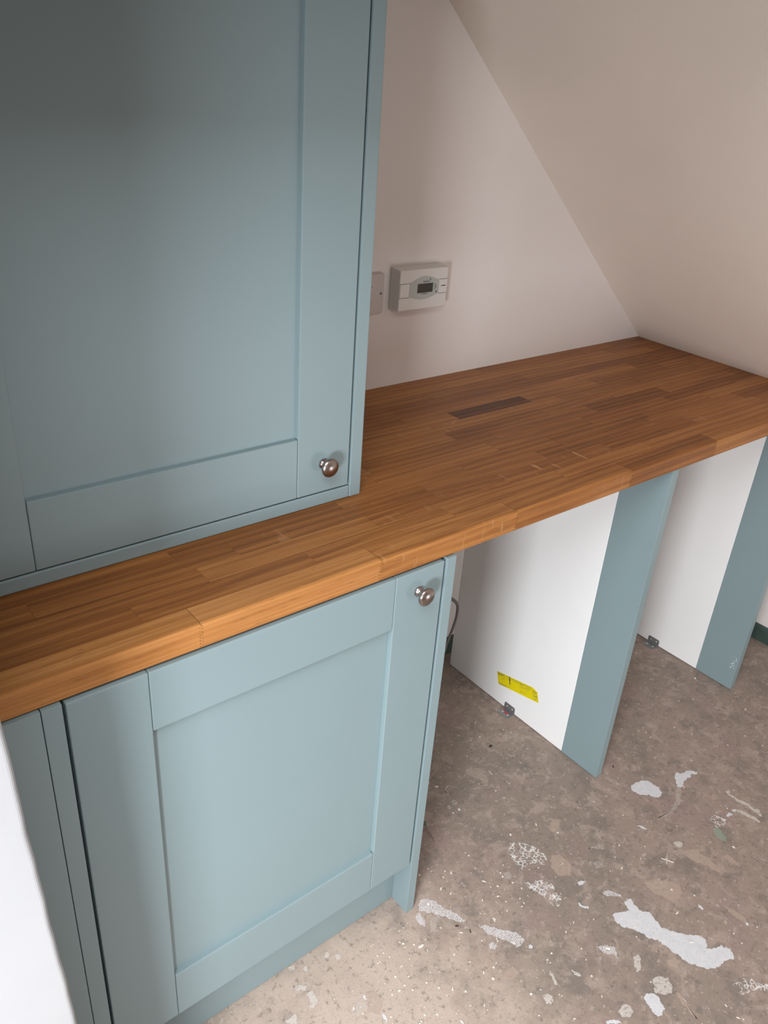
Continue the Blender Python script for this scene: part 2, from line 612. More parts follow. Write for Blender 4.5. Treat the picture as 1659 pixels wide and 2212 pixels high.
M_glass = k.set((0.95, 0.98, 0.97), 0.0)
for s in (0, 1):
    y0 = WIN_Y0 + .06 if s == 0 else (WIN_Y0 + WIN_Y1) / 2 + .03
    y1 = (WIN_Y0 + WIN_Y1) / 2 - .03 if s == 0 else WIN_Y1 - .06
    box('pane', (WIN_X - .063, y0, WIN_Z0 + .06), (WIN_X - .057, y1, WIN_Z1 - .06), M_glass, win)

added_roof = struct(empty('added_rooflight', ((SKY_X0 + SKY_X1) / 2, (SKY_Y0 + SKY_Y1) / 2, CEIL + 0.05)))  # frame dressing the added overhead fill light
for lo, hi in (((SKY_X0, SKY_Y0, CEIL + .03), (SKY_X1, SKY_Y0 + .05, CEIL + .09)), ((SKY_X0, SKY_Y1 - .05, CEIL + .03), (SKY_X1, SKY_Y1, CEIL + .09)),
               ((SKY_X0, SKY_Y0 + .05, CEIL + .03), (SKY_X0 + .05, SKY_Y1 - .05, CEIL + .09)),
               ((SKY_X1 - .05, SKY_Y0 + .05, CEIL + .03), (SKY_X1, SKY_Y1 - .05, CEIL + .09))):
    box('window_frame', lo, hi, M_upvc, added_roof, 0.006)
box('pane', (SKY_X0 + .05, SKY_Y0 + .05, CEIL + .055), (SKY_X1 - .05, SKY_Y1 - .05, CEIL + .061), M_glass, added_roof)

added_low = struct(empty('added_low_window', ((LOW_X0 + LOW_X1) / 2, ROOM_Y - 0.06, LOW_Z0)))  # frame dressing the added low fill light
for lo, hi in (((LOW_X0, ROOM_Y - .09, LOW_Z0), (LOW_X1, ROOM_Y - .03, LOW_Z0 + .05)), ((LOW_X0, ROOM_Y - .09, LOW_Z1 - .05), (LOW_X1, ROOM_Y - .03, LOW_Z1)),
               ((LOW_X0, ROOM_Y - .09, LOW_Z0 + .05), (LOW_X0 + .05, ROOM_Y - .03, LOW_Z1 - .05)),
               ((LOW_X1 - .05, ROOM_Y - .09, LOW_Z0 + .05), (LOW_X1, ROOM_Y - .03, LOW_Z1 - .05))):
    box('window_frame', lo, hi, M_upvc, added_low, 0.006)
box('pane', (LOW_X0 + .05, ROOM_Y - .063, LOW_Z0 + .05), (LOW_X1 - .05, ROOM_Y - .057, LOW_Z1 - .05), M_glass, added_low)

# skirting
bm = bmesh.new()
add_box(bm, (2.2328, ROOM_Y, 0), (2.2478, D, 0.0523), 0.002)
shell('baseboard_right', bm, M_skirt)
bm = bmesh.new()
add_box(bm, (0.70, D - 0.016, 0), (2.2328, D, 0.0523), 0.002)
shell('baseboard_back', bm, M_skirt)


# ------------------------------------------------------------------ shaker doors and knobs
def knob(parent, x, y, z, s=1.0):
    prof = [(0, .0085), (.0012, .0088), (.003, .0086), (.0048, .0066), (.007, .0050), (.0105, .0048), (.013, .0060),
            (.0150, .0095), (.0168, .0135), (.0186, .0156), (.0205, .0161), (.0226, .0152), (.0248, .0125),
            (.0266, .0085), (.0276, .0042), (.0279, 0)]
    bm = bmesh.new()
    add_lathe(bm, [(d * s, r * s) for d, r in prof], (x, y, z), (0, -1, 0), 48)
    o = from_bm('knob', bm, M_nickel, parent, smooth=True)
    o['label'] = 'round brushed nickel knob'
    return o


def shaker_door(parent, x0, x1, z0, z1, yf, sl, sr, rb, rt, recess=0.009, thick=0.022):
    """door = recessed centre panel with two stiles and two rails"""
    g = 0.0003
    d = box('door', (x0 + sl - .012, yf + recess, z0 + rb - .012), (x1 - sr + .012, yf + thick, z1 - rt + .012), M_paint, parent)
    bv = 0.0016
    box('stile', (x0, yf, z0), (x0 + sl - g, yf + thick, z1), M_paint, d, bv)
    box('stile', (x1 - sr + g, yf, z0), (x1, yf + thick, z1), M_paint, d, bv)
    box('rail', (x0 + sl + g, yf, z0), (x1 - sr - g, yf + thick, z0 + rb), M_paint, d, bv)
    box('rail', (x0 + sl + g, yf, z1 - rt), (x1 - sr - g, yf + thick, z1), M_paint, d, bv)
    return d


# ------------------------------------------------------------------ wall cabinet standing on the worktop
YW = 0.1931
wc = empty('wall_cabinet', (0.28, 0.4, H), 'tall blue-grey shaker cabinet standing on the oak worktop against the wall', 'cabinet')
CT = 2.03
box('body', (-0.050, YW + 0.024, H + 0.003), (0.592, D - 0.002, CT), M_carcass, wc)
box('end_panel', (0.5926, YW, H + 0.0005), (0.6156, D - 0.002, CT), M_paint, wc, 0.0014)
box('end_panel', (-0.078, YW, H + 0.0005), (-0.0525, D - 0.002, CT), M_paint, wc, 0.0014)
box('bottom_rail', (-0.0520, YW + 0.0005, H + 0.0005), (0.5922, YW + 0.022, H + 0.0225), M_paint, wc, 0.0022)
dW = shaker_door(wc, -0.0290, 0.5885, H + 0.0250, CT - 0.004, YW, 0.1059, 0.1015, 0.1020, 0.102)
knob(dW, 0.536, YW, 0.986)

# ------------------------------------------------------------------ base cabinet below the worktop
YP = -0.0049
ZU = H - T - 0.0008
bc = empty('base_cabinet', (0.34, 0.28, 0), 'blue-grey shaker base cabinet with one door under the oak worktop', 'cabinet')
box('body', (0.012, YP + 0.026, 0.152), (0.643, D - 0.06, ZU), M_carcass, bc)
box('end_panel', (0.6457, YP, 0.0005), (0.6662, D - 0.06, ZU), M_paint, bc, 0.0010)
box('end_panel', (0.0098, YP, 0.0005), (0.0334, D - 0.06, ZU), M_paint, bc, 0.0008)
box('filler_strip', (-0.083, YP, 0.0005), (0.0088, YP + 0.02, ZU), M_paint, bc, 0.0006)
box('plinth', (0.0336, 0.0424, 0.0005), (0.6455, 0.058, 0.1505), M_paint, bc, 0.0008)
dB = shaker_door(bc, 0.0374, 0.6400, 0.1550, ZU - 0.002, YP, 0.1025, 0.1000, 0.1034, ZU - 0.002 - 0.7732)
knob(dB, 0.588, YP, 0.830)

# ------------------------------------------------------------------ oak worktop of glued staves
wt = empty('worktop', (1.0, 0.31, H - T), 'oiled oak block worktop of narrow glued staves running to the sloping ceiling', 'worktop')
RW = D / 15.0
WX0 = -0.083
JOINTS = {
    0: [.216, .511, .807, 1.131, 1.430, 1.73], 1: [.157, .426, .702, .99, 1.27, 1.549, 1.84],
    2: [.272, .572, .88, 1.185, 1.49, 1.79], 3: [.05, .342, .726, 1.03, 1.40, 1.763],
    4: [.257, .56, .85, 1.11, 1.42, 1.68], 5: [.38, .67, .973, 1.27, 1.571, 1.86],
    6: [.33, .684, 1.018, 1.34, 1.62, 1.93], 7: [.30, .62, .933, 1.22, 1.46, 1.702],
    8: [.40, .66, .931, 1.33, 1.63, 1.90], 9: [.45, .74, 1.020, 1.251, 1.508, 1.80],
    10: [.30, .60, .903, 1.19, 1.43, 1.72], 11: [.35, .63, .913, 1.29, 1.58, 1.86],
    12: [.40, .83, 1.06, 1.37, 1.66, 1.92], 13: [.30, .68, .87, 1.141, 1.48, 1.77], 14: [.45, .73, 1.00, 1.30, 1.55, 1.83]}
# tone of single staves the eye picks out, with the left wall's shade painted into the left ones: (row, index) -> tone, fleck
TONE = {(0, 0): (.15, 0), (0, 1): (.17, 0), (0, 2): (.08, .4), (0, 3): (.01, .15), (0, 4): (-.09, .1), (0, 5): (.05, .1),
        (1, 2): (.00, 0), (1, 3): (.02, 0), (1, 5): (.05, 0), (1, 6): (.03, 0), (2, 4): (-.06, 0), (2, 3): (-.02, 1.0), (3, 3): (-.02, 0),
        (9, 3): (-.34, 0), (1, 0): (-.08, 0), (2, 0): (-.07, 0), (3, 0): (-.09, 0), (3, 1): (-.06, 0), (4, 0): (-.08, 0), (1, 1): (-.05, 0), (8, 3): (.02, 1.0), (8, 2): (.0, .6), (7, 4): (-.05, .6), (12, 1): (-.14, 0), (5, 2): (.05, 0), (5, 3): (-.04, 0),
        (6, 2): (-.08, 0), (4, 2): (.00, 0), (13, 2): (.05, 0), (9, 2): (.03, .25), (10, 3): (-.02, .2), (14, 5): (.0, .4),
        (6, 1): (.05, 0), (5, 1): (.06, 0), (4, 1): (-.06, 0), (7, 2): (.03, 0)}
WAVE = {(0, 2): 40, (1, 1): 34, (1, 2): 34, (0, 1): 6, (0, 0): 5, (2, 2): 26, (5, 3): 24}
rs = random.Random(21)
TEETH = 8


def zig(z, amp):
    t = (z - (H - T)) / T * TEETH
    f = t - math.floor(t)
    return amp * (1 if f < .5 else -1)


for r in range(15):
    y0, y1 = r * RW, (r + 1) * RW
    xe = min(slope_x(y0, H), slope_x(y1, H)) - 0.0008
    js = [WX0] + JOINTS[r] + [None]
    for i in range(len(js) - 1):
        xa, xb = js[i], js[i + 1]
        e = 0.00012 if r else 0.00028                  # glue line
        # profile in (y, z); the front row has an eased top edge and finger-jointed ends
        top, bot = H, H - T
        if r == 0:
            prof = [(y0 + .0022, bot), (y0, bot + .0022)]
            n = TEETH * 4
            for q_ in range(1, n):
                z = bot + .0022 + (T - .0022 - .0042) * q_ / n
                prof.append((y0, z))
            prof += [(y0, top - .0042), (y0 + .0012, top - .0013), (y0 + .0042, top), (y1 - .0001, top), (y1 - .0001, bot)]
        else:
            prof = [(y0 + .0001, bot), (y0 + .0001, top), (y1 - .0001, top), (y1 - .0001, bot)]
        bm = bmesh.new()
        A, B = [], []
        for (y, z) in prof:
            za_ = zig(z, .0022) if (r == 0 and y == y0 and i > 0) else 0
            zb_ = zig(z, .0022) if (r == 0 and y == y0 and xb is not None) else 0
            xr_ = (slope_x(y, H) - .0008) if xb is None else xb - e
            A.append(bm.verts.new((xa + e + za_, y, z)))
            B.append(bm.verts.new((xr_ + zb_, y, z)))
        if r or i == 0:
            bm.faces.new(A)
        if r or xb is None:
            bm.faces.new(B[::-1])
        for k_ in range(len(prof)):
            j_ = (k_ + 1) % len(prof)
            bm.faces.new((A[k_], B[k_], B[j_], A[j_]))
        bmesh.ops.recalc_face_normals(bm, faces=bm.faces[:])
        o = from_bm('stave', bm, M_oak, wt)
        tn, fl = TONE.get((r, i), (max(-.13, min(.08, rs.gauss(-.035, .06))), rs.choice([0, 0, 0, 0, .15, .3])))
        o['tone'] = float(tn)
        o['fleck'] = float(fl)
        o['wave'] = float(WAVE.get((r, i), rs.choice([4, 6, 8, 10, 22])))
        o['seed'] = rs.uniform(0, 40)


# ------------------------------------------------------------------ board supports of the worktop
def support_board(x0, x1, yf, yb, band, label, bracket_y):
    root = empty('support_panel', ((x0 + x1) / 2, (yf + yb) / 2, 0), label, 'panel', 'white board supports under the worktop')
    zb = 0.0018
    box('white_board', (x0, band + .0004, zb), (x1, yb, ZU), M_white_board, root, 0.0016)
    box('painted_edge', (x0 - .0004, yf, zb), (x1 + .0004, band, ZU), M_paint, root, 0.0006)['label'] = 'blue-grey painted front edge'
    # angle bracket screwed to board and floor
    by0, by1 = bracket_y
    bm = bmesh.new()
    r = .0045
    def rounded(w, h):
        pts = [(0, 0), (w, 0)]
        for k in range(5):
            a = math.pi / 2 * k / 4
            pts.append((w - r + r * math.cos(a), h - r + r * math.sin(a)))
        for k in range(5):
            a = math.pi / 2 + math.pi / 2 * k / 4
            pts.append((r + r * math.cos(a), h - r + r * math.sin(a)))
        return pts
    w = by1 - by0
    add_plate(bm, rounded(w, .0215), (x0 - .0004, by0, .0016), (0, 1, 0), (0, 0, 1), (-1, 0, 0), .0016)
    add_plate(bm, rounded(w - .002, .029), (x0 - .0008, by0 + .001, .0002), (0, 1, 0), (-1, 0, 0), (0, 0, 1), .0016)
    br = from_bm('angle_bracket', bm, M_steel, root)
    br['label'] = 'small galvanised angle bracket at the floor'
    for fy in (.25, .75):
        bm = bmesh.new()
        add_lathe(bm, [(0, .0030), (.0008, .0030), (.0014, .0018), (.0015, 0)], (x0 - .002, by0 + w * fy, .0135), (-1, 0, 0), 16)
        from_bm('screw', bm, M_screw, br, True)
        bm = bmesh.new()
        add_lathe(bm, [(0, .0030), (.0008, .0030), (.0014, .0018), (.0015, 0)], (x0 - .017, by0 + w * fy, .0018), (0, 0, 1), 16)
        from_bm('screw', bm, M_screw, br, True)
    return root, br


mid, mid_br = support_board(1.2890, 1.3101, 0.0034, 0.5581, 0.1184,
                            'white board support with blue-grey front edge and a yellow sticker low down', (0.2895, 0.3280))
far, far_br = support_board(1.9172, 1.9393, -0.0061, 0.5581, 0.1111,
                            'white board support with blue-grey front edge nearest the sloping wall, no sticker', (0.2470, 0.2868))
# red paint daubs on the nearer bracket's foot
bm = bmesh.new()
for (px, py, pr) in ((1.2780, .3195, .0042), (1.2740, .3090, .0040), (1.2770, .3030, .0032), (1.2715, .3015, .0028)):
    pts = [(px + pr * (1 + .3 * math.sin(3 * a + px * 900)) * math.cos(a), py + pr * (1 + .3 * math.cos(2 * a)) * math.sin(a))
           for a in (2 * math.pi * k / 12 for k in range(12))]
    add_prism(bm, pts, .0018, .0023)
from_bm('red_paint_daub', bm, M_redpaint, mid_br)
# white scuffs near the foot of the far board's painted edge
bm = bmesh.new()
for k in range(14):
    yy = 0.001 + rs.uniform(0, .010)
    z_ = .070 + k * .0032 + rs.uniform(-.001, .001)
    ln = rs.uniform(.002, .007)
    add_box(bm, (1.9172 - .0008, yy, z_), (1.9172 - .0003, yy + ln * .6, z_ + ln * .35))
from_bm('scuff', bm, M_scuff, far)

# yellow sticker: tilted rectangle with a torn corner
so = Vector((1.2890, .3621, .0619))
su = Vector((0, -.1442, .0335)).normalized()
sv = Vector((0, .0121, .0374)).normalized()
SW, SH = .148, .0395
bm = bmesh.new()
add_plate(bm, [(0, 0), (SW, 0), (SW, SH - .006), (SW - .003, SH - .0072), (SW - .006, SH - .006), (SW - .008, SH - .003), (SW - .015, SH), (0, SH)],
          so, su, sv, (-1, 0, 0), .00045)
stk = from_bm('sticker', bm, M_sticker, mid)
stk['label'] = 'yellow printed sticker with a torn corner'
bm = bmesh.new()


def bar(u0, u1, v0, v1):
    add_plate(bm, [(u0, v0), (u1, v0), (u1, v1), (u0, v1)], so + Vector((-.00045, 0, 0)), su, sv, (-1, 0, 0), .00012)


def text_line(u0, u1, v, h, gap=.35):
    u = u0
    while u < u1:
        w = rs.uniform(.0010, .0030)
        bar(u, min(u + w, u1), v, v + h)
        u += w + rs.uniform(.0004, .0011)


def frame(u0, u1, v0, v1, t=.0004):
    bar(u0, u1, v0, v0 + t); bar(u0, u1, v1 - t, v1); bar(u0, u0 + t, v0 + t, v1 - t); bar(u1 - t, u1, v0 + t, v1 - t)


frame(.002, .044, .0045, .0295)
for v in (.0372, .0352, .0332, .0312):
    text_line(.002, .030 if v > .033 else .022, v, .0010)
text_line(.016, .027, .0225, .0012)
for v in (.0020, .0032):
    text_line(.003, .030, v, .0008)
for v in (.0340, .0360, .0378):
    bar(.034, .128, v, v + .0003)
for v in (.0305, .0322):
    bar(.050, .080, v, v + .0003)
    text_line(.084, .100, v, .0008)
    bar(.104, .128, v, v + .0003)
frame(.084, .104, .0105, .0265)
text_line(.088, .098, .0225, .0013)
text_line(.084, .094, .0075, .0009)
text_line(.106, .120, .0262, .0013)
frame(.129, .146, .0030, .0310)
for v in (.0295, .0268, .0245, .0222):
    text_line(.131, .144, v, .0009)
bar(.129, .146, .0185, .0189); bar(.129, .146, .0110, .0114)
text_line(.133, .144, .0145, .0022)
text_line(.136, .142, .0065, .0018)
for k in range(7):
    a0 = math.pi * .6 + k * .26
    cu, cv = .1135, .018
    bar(cu + .0032 * math.cos(a0), cu + .0032 * math.cos(a0) + .0006, cv + .0032 * math.sin(a0), cv + .0032 * math.sin(a0) + .0006)
from_bm('print', bm, M_ink, stk)['kind'] = 'stuff'
# torn strip of the label beside the print
bm = bmesh.new()
pts = [(.0455, .0395), (.0500, .0395), (.0485, .034), (.0502, .030), (.0478, .026), (.0490, .021), (.0470, .0145), (.0452, .018), (.0462, .024), (.0448, .029), (.0460, .034)]
add_plate(bm, pts, so + Vector((-.00045, 0, 0)), su, sv, (-1, 0, 0), .0004)
from_bm('torn_strip', bm, simple('torn_label', (0.10, 0.085, 0.04), 0.8, var=0.7, vscale=400), stk)

# ------------------------------------------------------------------ things on the back wall
# programmable thermostat
TX0, TX1, TZ0, TZ1, TYF = 1.003, 1.148, 1.0920, 1.1860, D - 0.033
th = empty('thermostat', ((TX0 + TX1) / 2, D - .0165, TZ0), 'white wall thermostat with an oval grey panel and small dark screen', 'thermostat')
bm = bmesh.new()
prof_b = [(TX0, TZ0), (TX1, TZ0), (TX1, TZ1), (TX0, TZ1)]
va = [bm.verts.new((x, D - .0004, z)) for x, z in prof_b]
ins = .0015
vb = [bm.verts.new((x + (ins if x == TX0 else -ins), TYF, z + (ins if z == TZ0 else -ins - .002))) for x, z in prof_b]
bm.faces.new(va[::-1]); bm.faces.new(vb)
for i in range(4):
    j = (i + 1) % 4
    bm.faces.new((va[i], va[j], vb[j], vb[i]))
bmesh.ops.recalc_face_normals(bm, faces=bm.faces[:])
bmesh.ops.bevel(bm, geom=bm.edges[:], offset=.0022, segments=3, affect='EDGES', profile=0.5)
from_bm('case', bm, M_plastic, th)
TW, THh = TX1 - TX0, TZ1 - TZ0
TO = Vector((TX0, TYF, TZ1))                     # u to the right, v downwards


def tplate(name, pts, t, mat, parent, off=0.0):
    bm = bmesh.new()
    add_plate(bm, [(u * TW, v * THh) for u, v in pts], TO + Vector((0, -off, 0)), (1, 0, 0), (0, 0, -1), (0, -1, 0), t)
    return from_bm(name, bm, mat, parent)


ov = []
for k in range(17):
    s = k / 16
    ov.append((.205 + .60 * s, .335 - .125 * math.sin(math.pi * s) ** 1.3 - .02 * s))
for k in range(17):
    s = 1 - k / 16
    ov.append((.205 + .60 * s, .665 + .095 * math.sin(math.pi * s) ** 1.3 - .02 * s))
oval = tplate('display_panel', ov, .0007, M_greyplastic, th)
oval['label'] = 'oval grey display panel'
tplate('screen', [(.365, .375), (.680, .375), (.680, .590), (.365, .590)], .0004, M_lcd, oval, .0007)
tplate('button', [(.02, .355), (.195, .345), (.202, .5), (.195, .655), (.02, .655)], .0009, M_plastic, th)
tplate('button', [(.815, .325), (.975, .315), (.975, .62), (.815, .635)], .0009, M_plastic, th)
for (u0, u1, v) in ((.01, .20, .340), (.01, .20, .668), (.81, .985, .305), (.81, .985, .645)):
    tplate('seam', [(u0, v), (u1, v), (u1, v + .008), (u0, v + .008)], .0003, M_ink, th)
bm = bmesh.new()


def tb(u0, u1, v0, v1, off=.0007):
    add_plate(bm, [(u0 * TW, v0 * THh), (u1 * TW, v0 * THh), (u1 * TW, v1 * THh), (u0 * TW, v1 * THh)],
              TO + Vector((0, -off, 0)), (1, 0, 0), (0, 0, -1), (0, -1, 0), .00015)


for (u, v) in ((.705, .395), (.725, .42), (.71, .445), (.735, .455), (.715, .48), (.735, .49), (.708, .525)):
    tb(u, u + .018, v, v + .016)
for u in (.460, .490, .515, .545):
    tb(u, u + .020, .606, .628)
a8 = [(.757 + .014 * math.cos(t), .60 + .022 * math.sin(t)) for t in (2 * math.pi * q_ / 10 for q_ in range(10))]
add_plate(bm, [(u * TW, v * THh) for u, v in a8], TO + Vector((0, -.0007, 0)), (1, 0, 0), (0, 0, -1), (0, -1, 0), .0003)
for u in (.858, .876, .894, .912, .930):
    tb(u, u + .014, .455, .482, .0009)
add_plate(bm, [(u * TW, v * THh) for u, v in ((.605, .305), (.622, .262), (.634, .262), (.628, .283), (.618, .318))],
          TO + Vector((0, -.0007, 0)), (1, 0, 0), (0, 0, -1), (0, -1, 0), .00015)
from_bm('print', bm, M_ink, oval)['kind'] = 'stuff'
# maker's lettering above the screen
fc = bpy.data.curves.new('lettering', 'FONT')
fc.body = 'Danfoss'
fc.size = .0062
fc.extrude = .00008
fc.shear = 0.2
fo = bpy.data.objects.new('tmp_text', fc)
COL.objects.link(fo)
bpy.context.view_layer.update()
dg = bpy.context.evaluated_depsgraph_get()
tm = bpy.data.meshes.new_from_object(fo.evaluated_get(dg))
bpy.data.objects.remove(fo, do_unlink=True)
bm = bmesh.new()
bm.from_mesh(tm)
for v in bm.verts:
    x, y, z = v.co
    v.co = TO + Vector((.468 * TW + x, -.0009 - z, -.350 * THh + y))
from_bm('lettering', bm, M_ink, oval)

# socket plate half hidden behind the cabinet
sp = empty('switch_plate', (.938, D - .005, 1.087), 'white wall plate with one screw showing, half hidden behind the tall cabinet', 'switch plate')
bm = bmesh.new()
r = .006
pts = []
for cx_, cz_, a0 in ((.981 - r, 1.0880 + r, -90), (.981 - r, 1.1765 - r, 0), (.895 + r, 1.1765 - r, 90), (.895 + r, 1.0880 + r, 180)):
    for k in range(6):
        a = math.radians(a0 + 90 * k / 5)
        pts.append((cx_ + r * math.cos(a), cz_ + r * math.sin(a)))
add_plate(bm, pts, (0, D - .0004, 0), (1, 0, 0), (0, 0, 1), (0, -1, 0), .0085)
bmesh.ops.bevel(bm, geom=[e for e in bm.edges if all(abs(v.co.y - (D - .0089)) < 1e-5 for v in e.verts)], offset=.002, segments=2, affect='EDGES')
from_bm('plate', bm, M_plate, sp)
for sx_ in (.9715, .9045):
    bm = bmesh.new()
    add_lathe(bm, [(0, .0031), (.0006, .0031), (.0011, .0022), (.0012, 0)], (sx_, D - .0089, 1.1325), (0, -1, 0), 18)
    s_ = from_bm('screw', bm, M_steel, sp, True)
    box('slot', (sx_ - .0024, D - .0104, 1.1320), (sx_ + .0024, D - .0100, 1.1331), M_dark, s_)
box('rocker', (.928, D - .0125, 1.117), (.948, D - .0089, 1.148), M_plate, sp, .0015)

# cable hanging by the back of the middle board
bm = bmesh.new()
cp = [(1.085, .6125, .318), (1.110, .590, .319), (1.140, .555, .316), (1.170, .530, .311), (1.196, .515, .306), (1.206, .508, .300), (1.218, .5, .288), (1.2275, .5, .272), (1.230, .5, .256), (1.229, .5, .231), (1.223, .5, .208),
      (1.218, .5, .190), (1.211, .5, .172), (1.203, .5, .151), (1.199, .5, .131), (1.194, .51, .10), (1.185, .53, .06), (1.175, .555, .02), (1.165, .57, .006)]
add_tube(bm, catmull(cp, 6), .0047, 12, .8)
cb = from_bm('cable', bm, M_cable, None, True)
props(cb, 'grey cable looping down behind the base cabinet to the floor', 'cable')

